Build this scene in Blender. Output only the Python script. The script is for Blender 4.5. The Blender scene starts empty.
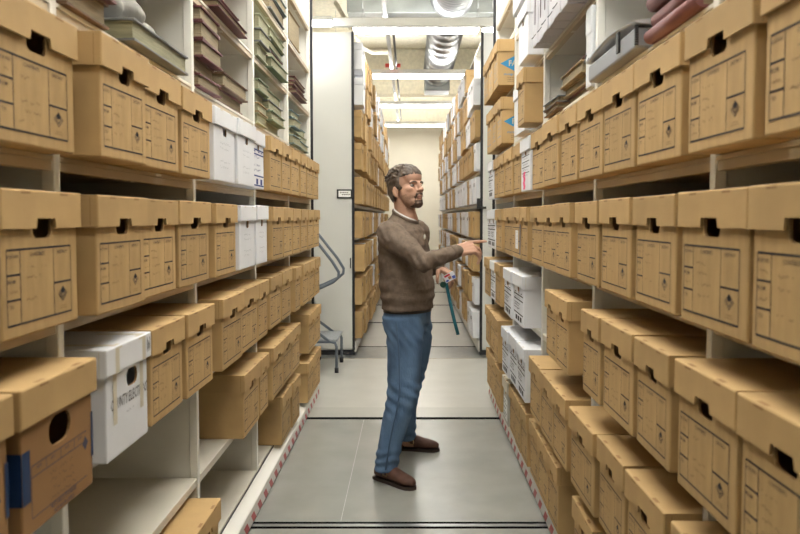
import bpy, bmesh, math, random
from mathutils import Vector, Matrix, noise
R = math.radians
C = bpy.context.scene.collection
rng = random.Random(7)

# ------------------------------------------------------------------ materials
def mat(name, col, rough=0.6, metal=0.0, var=0.0, nscale=8.0, bump=0.0, bscale=60.0, stretch=(1,1,1), rand=0.0, spec=0.5, emit=0.0):
    m = bpy.data.materials.new(name); m.use_nodes = True
    nt = m.node_tree; N = nt.nodes; L = nt.links
    b = N['Principled BSDF']
    b.inputs['Roughness'].default_value = rough; b.inputs['Metallic'].default_value = metal
    b.inputs['Specular IOR Level'].default_value = spec
    c4 = (*col, 1)
    b.inputs['Base Color'].default_value = c4
    tc = N.new('ShaderNodeTexCoord'); mp = N.new('ShaderNodeMapping'); mp.inputs['Scale'].default_value = stretch
    L.new(tc.outputs['Object'], mp.inputs['Vector'])
    last = None
    if var or rand:
        rgb = N.new('ShaderNodeRGB'); rgb.outputs[0].default_value = c4
        hsv = N.new('ShaderNodeHueSaturation'); L.new(rgb.outputs[0], hsv.inputs['Color'])
        ns = N.new('ShaderNodeTexNoise'); ns.inputs['Scale'].default_value = nscale; ns.inputs['Detail'].default_value = 5
        L.new(mp.outputs[0], ns.inputs['Vector'])
        mr = N.new('ShaderNodeMapRange'); mr.inputs[1].default_value = .3; mr.inputs[2].default_value = .7
        mr.inputs[3].default_value = 1 - var; mr.inputs[4].default_value = 1 + var
        L.new(ns.outputs['Fac'], mr.inputs[0]); val = mr.outputs[0]
        if rand:
            oi = N.new('ShaderNodeObjectInfo'); m2 = N.new('ShaderNodeMapRange')
            m2.inputs[3].default_value = 1 - rand; m2.inputs[4].default_value = 1 + rand
            L.new(oi.outputs['Random'], m2.inputs[0])
            mu = N.new('ShaderNodeMath'); mu.operation = 'MULTIPLY'
            L.new(val, mu.inputs[0]); L.new(m2.outputs[0], mu.inputs[1]); val = mu.outputs[0]
        L.new(val, hsv.inputs['Value']); L.new(hsv.outputs[0], b.inputs['Base Color'])
    if bump:
        n2 = N.new('ShaderNodeTexNoise'); n2.inputs['Scale'].default_value = bscale; n2.inputs['Detail'].default_value = 4
        L.new(mp.outputs[0], n2.inputs['Vector'])
        bp = N.new('ShaderNodeBump'); bp.inputs['Strength'].default_value = bump; bp.inputs['Distance'].default_value = .01
        L.new(n2.outputs['Fac'], bp.inputs['Height']); L.new(bp.outputs[0], b.inputs['Normal'])
    if emit:
        b.inputs['Emission Color'].default_value = c4; b.inputs['Emission Strength'].default_value = emit
    return m

KR = mat('kraft_board', (.485, .322, .146), .75, var=.10, nscale=6, bump=.08, bscale=40, stretch=(1, 6, 1), rand=.07, spec=.25)
KRL = mat('kraft_lid_board', (.50, .332, .150), .75, var=.10, nscale=5, bump=.08, bscale=30, rand=.07, spec=.25)
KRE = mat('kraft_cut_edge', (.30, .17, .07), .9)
KDB = mat('brown_board', (.30, .165, .07), .7, var=.06, nscale=6, spec=.25)
INK = mat('black_print', (.055, .05, .05), .8, spec=.2)
INKS = mat('small_print', (.10, .08, .065), .8, spec=.2)
PEN = mat('pencil_writing', (.30, .20, .10), .8, spec=.2)
PENW = mat('pencil_on_white', (.42, .43, .46), .8, spec=.2)
BLUP = mat('blue_print', (.03, .05, .20), .7, spec=.2)
BLUG = mat('blue_tape', (.008, .032, .10), .5)
LBLU = mat('bright_blue_print', (.03, .22, .42), .7)
PINK = mat('pink_marker', (.85, .10, .25), .7)
WH = mat('white_board', (.72, .73, .76), .65, var=.03, nscale=5, bump=.05, bscale=30, rand=.03, spec=.3)
WHT = mat('whitewashed_tape', (.58, .53, .42), .45)
GRYB = mat('grey_board', (.42, .41, .36), .7, var=.04)
CREAM = mat('cream_lid_board', (.62, .56, .44), .7, var=.04)
PAINT = mat('rack_paint', (.74, .725, .67), .45, var=.03, nscale=3)
LIPT = mat('shelf_lip_kraft_bounce', (.48, .39, .26), .5, var=.06, nscale=4)  # tan is kraft bounce and shade painted onto the off-white lips
SHELFP = mat('shelf_paint', (.66, .62, .53), .5, var=.05, nscale=3)
PANEL = mat('rack_end_paint', (.62, .62, .59), .5, var=.02, nscale=2)
DARK = mat('dark_rubber', (.012, .012, .016), .6)
FLOORM = mat('floor_sheet', (.265, .268, .245), .26, var=.10, nscale=3.0, bump=.012, bscale=60)
FLOORL = mat('floor_light', (.42, .415, .38), .28, var=.06, nscale=4)
FLOORT = mat('floor_tile', (.40, .39, .355), .35, var=.06, nscale=3)
STEELF = mat('floor_steel_strip', (.34, .35, .34), .28, .6, var=.2, nscale=14, stretch=(1, 4, 1))
GROOVE = mat('rail_groove', (.008, .008, .009), 1.0, spec=0)
WALLM = mat('wall_paint', (.80, .75, .63), .7, var=.03, nscale=2, bump=.1, bscale=20)
CEIL = mat('ceiling_spray', (.80, .75, .61), .95, var=.10, nscale=18, bump=.9, bscale=45)
GALV = mat('galvanised_steel', (.36, .385, .385), .42, .75, var=.14, nscale=5)
SPIRAL = mat('bright_duct', (.30, .31, .32), .38, .9, var=.05, nscale=4)
STRUT = mat('strut_steel', (.42, .43, .44), .35, .95)
HOUS = mat('fixture_housing', (.74, .74, .72), .5)
LENS = mat('lamp_lens', (1, .99, .96), .5, emit=9.0)
LENSU = mat('lamp_uplight', (1, .99, .95), .5, emit=9.0)
REDP = mat('red_plastic', (.7, .05, .03), .5)
BLK = mat('black_paint', (.02, .02, .022), .5)
LABELW = mat('label_paper', (.8, .8, .78), .6)
GREYM = mat('grey_painted_steel', (.14, .165, .20), .4, .3)
TREAD = mat('step_tread', (.33, .35, .37), .5, .5, var=.2, nscale=60)
def stripes(name):
    m = bpy.data.materials.new(name); m.use_nodes = True; N = m.node_tree.nodes; L = m.node_tree.links; b = N['Principled BSDF']
    tc = N.new('ShaderNodeTexCoord'); sp = N.new('ShaderNodeSeparateXYZ'); L.new(tc.outputs['Object'], sp.inputs[0])
    a = N.new('ShaderNodeMath'); a.operation = 'ADD'; L.new(sp.outputs['Y'], a.inputs[0]); L.new(sp.outputs['Z'], a.inputs[1])
    d = N.new('ShaderNodeMath'); d.operation = 'PINGPONG'; L.new(a.outputs[0], d.inputs[0]); d.inputs[1].default_value = .07
    g = N.new('ShaderNodeMath'); g.operation = 'GREATER_THAN'; L.new(d.outputs[0], g.inputs[0]); g.inputs[1].default_value = .038
    mx = N.new('ShaderNodeMix'); mx.data_type = 'RGBA'; L.new(g.outputs[0], mx.inputs['Factor'])
    mx.inputs['A'].default_value = (.68, .67, .64, 1); mx.inputs['B'].default_value = (.42, .03, .035, 1)
    L.new(mx.outputs['Result'], b.inputs['Base Color']); b.inputs['Roughness'].default_value = .4
    return m
TAPE = stripes('hazard_tape')

# ------------------------------------------------------------------ mesh helpers
def obj(name, bm, mats, parent=None, smooth=False):
    me = bpy.data.meshes.new(name); bm.to_mesh(me); bm.free()
    for m in (mats if isinstance(mats, (list, tuple)) else [mats]): me.materials.append(m)
    if smooth:
        for p in me.polygons: p.use_smooth = True
    o = bpy.data.objects.new(name, me); C.objects.link(o)
    if parent: o.parent = parent
    return o
def tag(o, label, cat, group=None, kind=None):
    o['label'] = label; o['category'] = cat
    if group: o['group'] = group
    if kind: o['kind'] = kind
    return o
def thing(name, label, cat, loc=(0, 0, 0), rz=0, group=None):
    o = bpy.data.objects.new(name, None); C.objects.link(o); o.location = loc; o.rotation_euler = (0, 0, rz)
    o.empty_display_size = .05
    return tag(o, label, cat, group)
def struct(name, bm, mats):
    o = obj(name, bm, mats); o['kind'] = 'structure'; return o
def copy_tree(o, parent=None):
    c = o.copy(); C.objects.link(c)
    if parent: c.parent = parent
    for ch in list(o.children): copy_tree(ch, c)
    return c
def box(bm, x0, x1, y0, y1, z0, z1, mi=0, bev=0.0, seg=1):
    vs = [bm.verts.new(p) for p in ((x0,y0,z0),(x1,y0,z0),(x1,y1,z0),(x0,y1,z0),(x0,y0,z1),(x1,y0,z1),(x1,y1,z1),(x0,y1,z1))]
    fs = [bm.faces.new([vs[i] for i in q]) for q in ((3,2,1,0),(4,5,6,7),(0,1,5,4),(1,2,6,5),(2,3,7,6),(3,0,4,7))]
    for f in fs: f.material_index = mi
    if bev:
        es = list({e for f in fs for e in f.edges})
        r = bmesh.ops.bevel(bm, geom=es, offset=bev, segments=seg, affect='EDGES', profile=.5)
        for f in r['faces']: f.material_index = mi
    return fs
def quad(bm, pts, mi=0):
    f = bm.faces.new([bm.verts.new(p) for p in pts]); f.material_index = mi; return f
def loft(bm, rings, n=20, mi=0, cap=True, squash=1.0):
    """rings: (centre, axis_u, axis_v); elliptical sections joined into a closed tube"""
    loops = []
    for c, u, v in rings:
        c, u, v = Vector(c), Vector(u), Vector(v)
        loops.append([bm.verts.new(c + u * math.cos(2*math.pi*i/n) + v * math.sin(2*math.pi*i/n)) for i in range(n)])
    for a, b in zip(loops, loops[1:]):
        for i in range(n):
            f = bm.faces.new((a[i], a[(i+1) % n], b[(i+1) % n], b[i])); f.material_index = mi; f.smooth = True
    if cap:
        for lp in (list(reversed(loops[0])), loops[-1]):
            f = bm.faces.new(lp); f.material_index = mi
def tube(bm, pts, rad, n=10, mi=0, closed_caps=True):
    pts = [Vector(p) for p in pts]
    rs = rad if isinstance(rad, (list, tuple)) else [rad]*len(pts)
    rings = []; pu = None
    for i, p in enumerate(pts):
        d = (pts[min(i+1, len(pts)-1)] - pts[max(i-1, 0)]).normalized()
        ref = pu if pu is not None else (Vector((0, 0, 1)) if abs(d.z) < .9 else Vector((1, 0, 0)))
        u = (ref - d * ref.dot(d)).normalized(); v = d.cross(u); pu = u
        rings.append((p, u * rs[i], v * rs[i]))
    loft(bm, rings, n, mi, closed_caps)
def ball(bm, c, r, rot=None, sub=3, mi=0):
    r = (r, r, r) if not isinstance(r, (list, tuple)) else r
    M = Matrix.Translation(Vector(c)) @ (rot.to_4x4() if rot is not None else Matrix()) @ Matrix.Diagonal((*r, 1))
    q = bmesh.ops.create_icosphere(bm, subdivisions=sub, radius=1, matrix=M)
    for v in q['verts']:
        for f in v.link_faces: f.material_index = mi; f.smooth = True
def limb(bm, pts, rad, n=16):
    """capsule chain with round joints"""
    tube(bm, pts, rad, n)
    rs = rad if isinstance(rad, (list, tuple)) else [rad]*len(pts)
    for p, r in zip(pts, rs): ball(bm, p, r, sub=2)
def fuse(name, bm, voxel, smooth_it=4, mats=None, parent=None, warp=None):
    """one continuous surface out of overlapping closed shapes"""
    me = bpy.data.meshes.new(name + '_raw'); bm.to_mesh(me); bm.free()
    t = bpy.data.objects.new(name + '_raw', me); C.objects.link(t)
    md = t.modifiers.new('r', 'REMESH'); md.mode = 'VOXEL'; md.voxel_size = voxel
    if smooth_it:
        s = t.modifiers.new('s', 'SMOOTH'); s.factor = .5; s.iterations = smooth_it
    dg = bpy.context.evaluated_depsgraph_get(); dg.update()
    out = bpy.data.meshes.new_from_object(t.evaluated_get(dg)); out.name = name
    bpy.data.objects.remove(t); bpy.data.meshes.remove(me)
    if warp:
        nrm = [v.normal.copy() for v in out.vertices]
        for v, n_ in zip(out.vertices, nrm): v.co = warp(v.co.copy(), n_)
    out.materials.clear()
    for m in (mats if isinstance(mats, (list, tuple)) else [mats]): out.materials.append(m)
    for p in out.polygons: p.use_smooth = True; p.material_index = 0
    o = bpy.data.objects.new(name, out); C.objects.link(o)
    if parent: o.parent = parent
    return o
_tc = {}
def text_geo(s, bold=False):
    if s not in _tc:
        cu = bpy.data.curves.new('t', 'FONT'); cu.body = s; cu.size = 1; cu.align_x = 'CENTER'; cu.align_y = 'CENTER'; cu.resolution_u = 1
        cu.offset = .012
        o = bpy.data.objects.new('t', cu); C.objects.link(o)
        dg = bpy.context.evaluated_depsgraph_get(); dg.update()
        me = bpy.data.meshes.new_from_object(o.evaluated_get(dg))
        _tc[s] = ([v.co.copy() for v in me.vertices], [list(p.vertices) for p in me.polygons])
        bpy.data.objects.remove(o); bpy.data.curves.remove(cu); bpy.data.meshes.remove(me)
    return _tc[s]
def text(bm, s, org, right, up, size, mi, sx=1.0):
    vs, fs = text_geo(s); org, right, up = Vector(org), Vector(right), Vector(up)
    bv = [bm.verts.new(org + right * (v.x * size * sx) + up * (v.y * size)) for v in vs]
    for f in fs:
        try: bm.faces.new([bv[i] for i in f]).material_index = mi
        except ValueError: pass
def scribble(bm, y0, y1, z, amp, x, rnd, mi, th=.0011):
    """a line of handwriting on a plane facing +X"""
    n = max(4, int((y1 - y0) / .0045)); pr = None
    for i in range(n + 1):
        if rnd.random() < .12: pr = None; continue
        y = y0 + (y1 - y0) * i / n; zz = z + rnd.uniform(-amp, amp)
        if pr is not None:
            (ya, za) = pr
            quad(bm, ((x, ya, za - th), (x, y, zz - th), (x, y, zz + th), (x, ya, za + th)), mi)
        pr = (y, zz)

# ------------------------------------------------------------------ boxes
W, H, D = .318, .286, .395          # front faces +X, front plane at x = 0
SK = .076                            # depth of the lid's skirt
def rrect(w, h, r, n=3):
    p = []
    for cx, cz, a0 in ((w/2-r, h/2-r, 0), (-w/2+r, h/2-r, 90), (-w/2+r, -h/2+r, 180), (w/2-r, -h/2+r, 270)):
        for i in range(n + 1):
            a = R(a0 + 90*i/n); p.append((cx + r*math.cos(a), cz + r*math.sin(a)))
    return p
def body_bm(hole=(0, .217, .074, .054, .014), w=W, h=H, d=D, hole_back=True):
    bm = bmesh.new()
    w2 = w/2 - .008
    box(bm, -d + .006, -.009, -w2, w2, 0, h - .026, 0, .004, 2)
    if hole:
        hy, hz, hw, hh, hr = hole
        f = max((f for f in bm.faces if f.normal.x > .99 or abs(f.calc_center_median().x + .009) < 1e-4), key=lambda f: f.calc_area())
        es = list(f.edges); bmesh.ops.delete(bm, geom=[f], context='FACES_ONLY')
        lp = [bm.verts.new((-.009, hy + a, hz + b)) for a, b in rrect(hw, hh, hr)]
        he = [bm.edges.new((lp[i], lp[(i+1) % len(lp)])) for i in range(len(lp))]
        bmesh.ops.triangle_fill(bm, use_beauty=True, use_dissolve=False, edges=es + he, normal=(1, 0, 0))
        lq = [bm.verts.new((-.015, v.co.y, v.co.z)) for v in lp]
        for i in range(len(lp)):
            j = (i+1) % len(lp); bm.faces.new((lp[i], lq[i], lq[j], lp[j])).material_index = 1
        bmesh.ops.recalc_face_normals(bm, faces=bm.faces)
    return bm
PX = -.0082                          # print lies a hair in front of the board
def rect(bm, y0, y1, z0, z1, mi, x=PX): quad(bm, ((x, y0, z0), (x, y1, z0), (x, y1, z1), (x, y0, z1)), mi)
RT, UP = Vector((0, 1, 0)), Vector((0, 0, 1))
def form(bm, rnd, ink=2, small=3, pen=4, diamond=True):
    ya, yb, za, zb = -.134, .118, .026, .170
    c1, c2 = ya + .186*(yb-ya), ya + .70*(yb-ya)
    t, v = .0019, .0011
    for z in (za, zb): rect(bm, ya, yb, z - t, z + t, ink)
    for y in (ya, c1, c2, yb): rect(bm, y - v, y + v, za, zb, ink)
    for k in (1, 2): z = za + (zb-za)*k/3; rect(bm, ya, c1, z - t, z + t, ink)
    zm = za + .47*(zb-za); rect(bm, c2, yb, zm - t, zm + t, ink)
    for s, z in (('BOX NO.', zb - .013), ('FROM', zb - .061), ('TO', zb - .109)):
        text(bm, s, (PX, ya + .021 - (.006 if s != 'BOX NO.' else 0), z), RT, UP, .0105, small)
    text(bm, 'CONTENTS', (PX, (c1+c2)/2, zb - .012), RT, UP, .011, small)
    text(bm, 'DESTROY', (PX, (c2+yb)/2, zb - .012), RT, UP, .0105, small)
    cy, cz = (c2+yb)/2, za + .042
    if diamond:
        for s0, s1 in ((1.0, .84), (.62, .42)):
            o_ = [(cy, cz+.0165*s0), (cy+.019*s0, cz), (cy, cz-.0165*s0), (cy-.019*s0, cz)]; i_ = [(cy, cz+.0165*s1), (cy+.019*s1, cz), (cy, cz-.0165*s1), (cy-.019*s1, cz)]
            for k in range(4):
                j = (k+1) % 4; quad(bm, [(PX, *o_[k]), (PX, *o_[j]), (PX, *i_[j]), (PX, *i_[k])], small)
        quad(bm, [(PX, cy, cz+.0155), (PX, cy-.009, cz+.006), (PX, cy, cz-.001), (PX, cy+.009, cz+.006)], ink)
        rect(bm, cy-.016, cy+.016, za+.010, za+.0115, pen); rect(bm, cy-.013, cy+.013, za+.015, za+.0165, pen)
    z = zb - .036
    while z > za + .02:
        if rnd.random() < .8:
            a = c1 + .012 + rnd.random()*.015; scribble(bm, a, a + rnd.uniform(.04, .085), z, .0035, PX, rnd, pen)
        z -= rnd.uniform(.018, .026)
    for z in (zb - .032, zb - .08, zb - .128):
        if rnd.random() < .5: scribble(bm, ya + .008, ya + .036, z, .003, PX, rnd, pen)
def lid_bm(w=W, h=H, d=D, sk=SK, notch=(.002, .080, .020), slots=True):
    """solid lid; the notch in its skirt leaves the hand hole open"""
    bm = bmesh.new(); w2 = w/2
    z0, z1 = h - sk, h
    pf = [(-w2, z0), (w2, z0), (w2, z1), (-w2, z1)]
    if notch:
        ny, nw, nh = notch
        pf = [(-w2, z0), (ny-nw/2, z0), (ny-nw/2+.004, z0+nh), (ny+nw/2-.004, z0+nh), (ny+nw/2, z0), (w2, z0), (w2, z1), (-w2, z1)]
    a = [bm.verts.new((0, y, z)) for y, z in pf]; b = [bm.verts.new((-d, y, z)) for y, z in pf]
    n = len(pf); bm.faces.new(a); bm.faces.new(list(reversed(b)))
    for i in range(n):
        j = (i+1) % n; bm.faces.new((a[i], b[i], b[j], a[j]))
    if notch:
        for v in b: v.co.x = -.005
        bm.verts.index_update()
    es = [e for e in bm.edges if len({round(v.co.z, 4) for v in e.verts} - {round(z1, 4)}) == 0 or (abs(abs(e.verts[0].co.y) - w2) < 1e-5 and abs(abs(e.verts[1].co.y) - w2) < 1e-5 and abs(e.verts[0].co.x - e.verts[1].co.x) < 1e-5)]
    if notch: es = [e for e in es if all(abs(v.co.x) < 1e-6 for v in e.verts)]
    bmesh.ops.bevel(bm, geom=es, offset=.004, segments=2, affect='EDGES', profile=.5)
    if notch:                                                # the rest of the lid is a hollow shell
        i2, zt = w2 - .004, z1 - .005
        pf = [(-w2, z0), (-i2, z0), (-i2, zt), (i2, zt), (i2, z0), (w2, z0), (w2, z1), (-w2, z1)]
        a = [bm.verts.new((-.0049, y, z)) for y, z in pf]; b = [bm.verts.new((-d, y, z)) for y, z in pf]
        bm.faces.new(a); bm.faces.new(list(reversed(b)))
        for i in range(8):
            j = (i+1) % 8; bm.faces.new((a[i], b[i], b[j], a[j]))
        box(bm, -d, -d + .004, -i2, i2, z0, zt)
    bmesh.ops.recalc_face_normals(bm, faces=bm.faces)
    if slots:
        for y in (-w*.24, w*.24):
            rect(bm, y-.017, y+.017, z1-.008, z1-.0035, 1, .0006)
            quad(bm, ((-.0035, y-.017, z1+.0006), (-.0035, y+.017, z1+.0006), (-.014, y+.017, z1+.0006), (-.014, y-.017, z1+.0006)), 1)
        for s in (-1, 1):                                     # fold line along the side of the skirt
            quad(bm, ((-.018, s*(w2+.0005), z0+.003), (-.0195, s*(w2+.0005), z0+.003), (-.0195, s*(w2+.0005), z1-.005), (-.018, s*(w2+.0005), z1-.005)), 1)
    return bm
def mesh_of(name, bm, mats):
    me = bpy.data.meshes.new(name); bm.to_mesh(me); bm.free()
    for m in mats: me.materials.append(m)
    return me
KM = [KR, KRE, INK, INKS, PEN]
kraft_bodies = []
for k in range(5):
    b = body_bm(); form(b, random.Random(40 + k)); kraft_bodies.append(mesh_of('kraft_body', b, KM))
kraft_lid = mesh_of('kraft_lid', lid_bm(), [KRL, KRE])
white_bodies = []
for k in range(3):                                            # white boxes with pencil writing
    b = body_bm((.0, .205, .05, .04, .01)); rr = random.Random(60 + k)
    for q in range(4): scribble(b, -.07, .03 + rr.random()*.05, .155 - q*.022 - (.03 if q > 1 else 0), .005, PX, rr, 4)
    white_bodies.append(mesh_of('white_body', b, [WH, KRE, INK, INKS, PENW]))
white_lid = mesh_of('white_lid', lid_bm(sk=.07, notch=None), [WH, WHT])
def white_form(blue):
    b = body_bm((0, .205, .05, .04, .01)); rr = random.Random(77 + blue)
    for z in ((.19, .168, .062, .015) if blue else (.168, .140, .062)): rect(b, -.14, .14, z-.0035, z+.0035, 2)
    for z in (.155, .115, .09): scribble(b, -.12, .05, z, .007, PX, rr, 2, .0018)
    for y in ((-.06, .05) if blue else (-.085, -.02, .05)): rect(b, y, y + .05, .02, .048, 2)
    if not blue:
        for z in (.12, .105, .09): rect(b, -.13, .02, z-.0015, z+.0015, 2)
    for y in (-.11, .0, .07): rect(b, y, y+.035, .178, .184, 2)
    return mesh_of('printed_white_body', b, [WH, KRE, BLUP if blue else INK, INKS, PENW])
white_blue_body = white_form(1); white_black_body = white_form(0)
b = body_bm((.0, .215, .05, .04, .012)); rr = random.Random(5)
for z in (.19, .16, .13, .10): rect(b, -.12, .12, z-.002, z+.002, 2); scribble(b, -.1, .08, z-.014, .005, PX, rr, 2)
for k in range(9):
    y = -.045 + .01*math.sin(k*1.7); rect(b, y-.03, y+.035, .012+k*.0105, .023+k*.0105, 3)
pink_body = mesh_of('pink_marked_body', b, [WH, KRE, INK, PINK, PENW])
b = body_bm(); form(b, random.Random(3), diamond=False); rect(b, -.03, .07, .05, .155, 5, -0.0076)
rect(b, .118, .148, .02, .19, 6, -0.0078)
for z in (.14, .12, .10, .08): scribble(b, -.015, .055, z, .004, -0.0068, random.Random(9), 2)
label_body = mesh_of('labelled_kraft_body', b, KM + [LABELW, BLUG])
# white election box: oblong hole, marker writing, strips of old tape
b = body_bm((.03, .186, .080, .046, .02))
text(b, 'COUNTY ELECTIONS', (PX, .01, .135), RT, (UP + RT*.1), .040, 2, .70)
for y in (-.108, .088): rect(b, y, y+.026, .085, .274, 3, -0.0078)
scribble(b, -.03, .04, .10, .004, PX, random.Random(2), 4)
election_body = mesh_of('election_body', b, [WH, KRE, mat('faded_marker', (.16, .16, .17), .8), WHT, PENW])
b = lid_bm(w=.33, sk=.07, notch=None)
for y in (-.108, .088):
    rect(b, y, y+.026, H-.07, H-.003, 1, .0008); quad(b, ((-.003, y, H+.0008), (-.003, y+.026, H+.0008), (-.13, y+.026, H+.0008), (-.13, y, H+.0008)), 1)
for k in range(4): rect(b, .126+k*.007, .130+k*.007, H-.052+.006*(k % 2), H-.012-.008*(k % 3), 2, .0009)
election_lid = mesh_of('election_lid', b, [WH, WHT, BLK])
# darker brown box with a blue form, round hand hole and blue tape round its corners
b = body_bm((.0, .172, .094, .060, .028), d=.41, h=.292); rr = random.Random(31)
t = .0009
for z in (.130, .108, .030): rect(b, -.118, .118, z-t, z+t, 2)
for y in (-.118, .15): rect(b, y-t, y+t, .030, .130, 2) if y < .1 else None
for y in (-.06, .0, .06): rect(b, y-t, y+t, .108, .130, 2)
for y in (-.105, -.05, .01, .07): text(b, 'DEPT.', (PX, y+.018, .122), RT, UP, .008, 2)
for q in range(4): scribble(b, -.05, .05 + .02*rr.random(), .092 - q*.017, .005, PX, rr, 3)
text(b, 'RECORDS STORAGE', (PX, .01, .024), RT, UP, .012, 2); text(b, 'RETURN TO SHELF', (PX, .01, .011), RT, UP, .010, 2)
quad(b, [(PX, .112, .088), (PX, .126, .104), (PX, .112, .120), (PX, .098, .104)], 2)
for y0, y1 in ((-.1512, -.122), (.140, .1512)): rect(b, y0, y1, .065, .165, 4, -0.0078)
for s in (-1, 1): quad(b, ((-.009, s*.1518, .065), (-.05, s*.1518, .065), (-.05, s*.1518, .165), (-.009, s*.1518, .165)), 4)
brown_body = mesh_of('brown_body', b, [KDB, KRE, mat('navy_print', (.045, .045, .085), .7), mat('brown_pencil', (.17, .095, .05), .8), BLUG])
plain_lid = mesh_of('plain_lid', lid_bm(w=.326, d=.42, notch=None), [KRL, KRE])
# carton with the blue diamond on its side
b = body_bm((.0, .2, .07, .045, .012)); rr = random.Random(13)
for z in (.15, .05): rect(b, -.11, .1, z-.0015, z+.0015, 2)
for q in range(3): scribble(b, -.09, .06, .13-q*.025, .006, PX, rr, 2)
ys = (W/2 - .008) + .0008
cx, cz, L8 = -.115, .135, (-1, 0, 0)
quad(b, [(cx-.092, ys, cz), (cx, ys, cz-.046), (cx+.092, ys, cz), (cx, ys, cz+.046)], 2)
text(b, 'FAS', (cx, ys+.0006, cz), L8, UP, .048, 3, 1.0)
text(b, 'storage file', (cx+.02, ys, cz-.066), L8, UP, .022, 2)
for k in range(3): text(b, 'heavy duty records', (cx+.0, ys, cz-.088-k*.012), L8, UP, .011, 4)
carton_body = mesh_of('carton_body', b, [KR, KRE, LBLU, mat('pale_print', (.62, .50, .30), .8), INKS])
b = body_bm((0, .2, .05, .04, .01))
rect(b, -.12, .12, .02, .16, 2, -.008); rr = random.Random(8)
for z in (.14, .12, .09, .06, .04): rect(b, -.1, .08*rr.random()+.02, z-.003, z+.003, 3, -0.0072)
grey_body = mesh_of('grey_body', b, [GRYB, KRE, LABELW, INK]); cream_lid = mesh_of('cream_lid', lid_bm(notch=None), [CREAM, KRE])

KIND = {'K': (kraft_bodies, kraft_lid, 'printed kraft archive box'), 'W': (white_bodies, white_lid, 'white box with pencil notes'),
        'B': ([white_blue_body], white_lid, 'white box with blue print'), 'D': ([white_black_body], white_lid, 'white box with black print'),
        'P': ([pink_body], white_lid, 'white box with a pink mark'), 'S': ([label_body], kraft_lid, 'kraft box with white label'),
        'E': ([election_body], election_lid, 'taped white box marked county elections'), 'N': ([brown_body], plain_lid, 'brown box with blue tape'),
        'C': ([carton_body], kraft_lid, 'kraft carton with blue diamond'), 'G': ([grey_body], cream_lid, 'grey archive box with cream lid')}
ORD = 'first second third fourth fifth sixth seventh eighth ninth tenth eleventh twelfth thirteenth fourteenth fifteenth sixteenth'.split()
LV = [.13, .476, .857, 1.232, 1.604, 1.955, 2.305, 2.65, 2.985]
ROWS = {4: 'top box row', 3: 'second box row', 2: 'third box row', 1: 'fourth box row', 0: 'bottom box row', 5: 'shelf above', 6: 'second shelf above', 7: 'third shelf above'}
protos = {}
def arch_box(side, lvl, y0, y1, kind, xf, label, group, dz=0, tilt=0, hs=1.0):
    bodies, lid, _ = KIND[kind]
    me = rng.choice(bodies)
    key = me.name
    if key not in protos:
        r = thing('archive_box', label, 'box'); b_ = bpy.data.objects.new('box_body', me); C.objects.link(b_); b_.parent = r
        l_ = bpy.data.objects.new('box_lid', lid); C.objects.link(l_); l_.parent = r
        protos[key] = r
    else: r = copy_tree(protos[key])
    s = -1 if side == 'L' else 1
    wy = y1 - y0
    wide = {'E': .33, 'N': .326}.get(kind, W)
    r.location = (s * xf, (y0 + y1)/2, LV[lvl] + .001 + dz)
    r.rotation_euler = (0, 0, (0 if side == 'L' else math.pi) + R(tilt))
    r.scale = (1, (wy - .006)/wide, hs)
    tag(r, label, 'box', group)
    return r
RK = {'L': 'rack beside step stool', 'R': 'rack the man faces'}
U0, BAY = .585, 1.02
UPR = [U0 + BAY*k for k in range(6)]
def row(side, lvl, items, xd):
    fit = []
    for it in items:                                        # boxes stand between the uprights
        y0, y1 = it[0], it[1]
        for u in UPR:
            if y0 - .015 < u < y1 + .015:
                if u - y0 > y1 - u: y1 = u - .016
                else: y0 = u + .016
        fit.append((y0, y1, *it[2:]))
    items = fit; n = len(items)
    for i, it in enumerate(items):
        y0, y1, k = it[0], it[1], it[2]; xf = it[3] if len(it) > 3 else xd + rng.uniform(-.008, .006)
        dz = it[4] if len(it) > 4 else 0; hs = it[5] if len(it) > 5 else 1
        lab = '%s, %s from front, %s, %s' % (KIND[k][2], ORD[i], ROWS[lvl], RK[side])
        arch_box(side, lvl, y0, y1, k, xf, lab, 'boxes on the %s, %s' % (ROWS[lvl], RK[side]), dz, rng.uniform(-.7, .7), hs * rng.uniform(.985, 1.01))
def seq(y, p, n, k='K'): return [(y + i*p, y + (i+1)*p - .006, k) for i in range(n)]
row('L', 4, [(1.262, 1.588, 'K', .742), (1.585, 1.915, 'K', .705), (1.92, 2.245, 'K', .725), (2.27, 2.62, 'K'), (2.66, 3.0, 'W', .735), (3.0, 3.32, 'W', .725), (3.33, 3.61, 'B', .74)] + [(a, b, c, .722) for a, b, c in seq(3.67, .325, 6)], .737)
row('L', 3, [(1.27, 1.588, 'K', .742), (1.61, 1.935, 'K', .722), (1.94, 2.25, 'K'), (2.255, 2.63, 'K'), (2.65, 2.985, 'K', .732), (3.03, 3.36, 'W'), (3.365, 3.70, 'W')] + [(a, b, c, .722) for a, b, c in seq(3.72, .318, 6)], .737)
row('L', 2, [(.935, 1.258, 'N', .716), (1.265, 1.588, 'N', .714), (1.675, 1.965, 'E', .732), (1.985, 2.285, 'K'), (2.293, 2.61, 'K'), (2.71, 3.05, 'K', .725), (3.055, 3.39, 'K'), (3.395, 3.73, 'K'), (3.735, 4.05, 'K'), (4.06, 4.37, 'K')] + [(a, b, c, .722) for a, b, c in seq(4.44, .305, 4)], .737)
row('L', 1, [(3.06, 3.40, 'K', .73), (3.425, 3.72, 'K'), (3.725, 4.03, 'K'), (4.035, 4.35, 'K'), (4.355, 4.68, 'K'), (5.02, 5.33, 'K', .722), (5.34, 5.66, 'K', .722)], .737)
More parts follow.
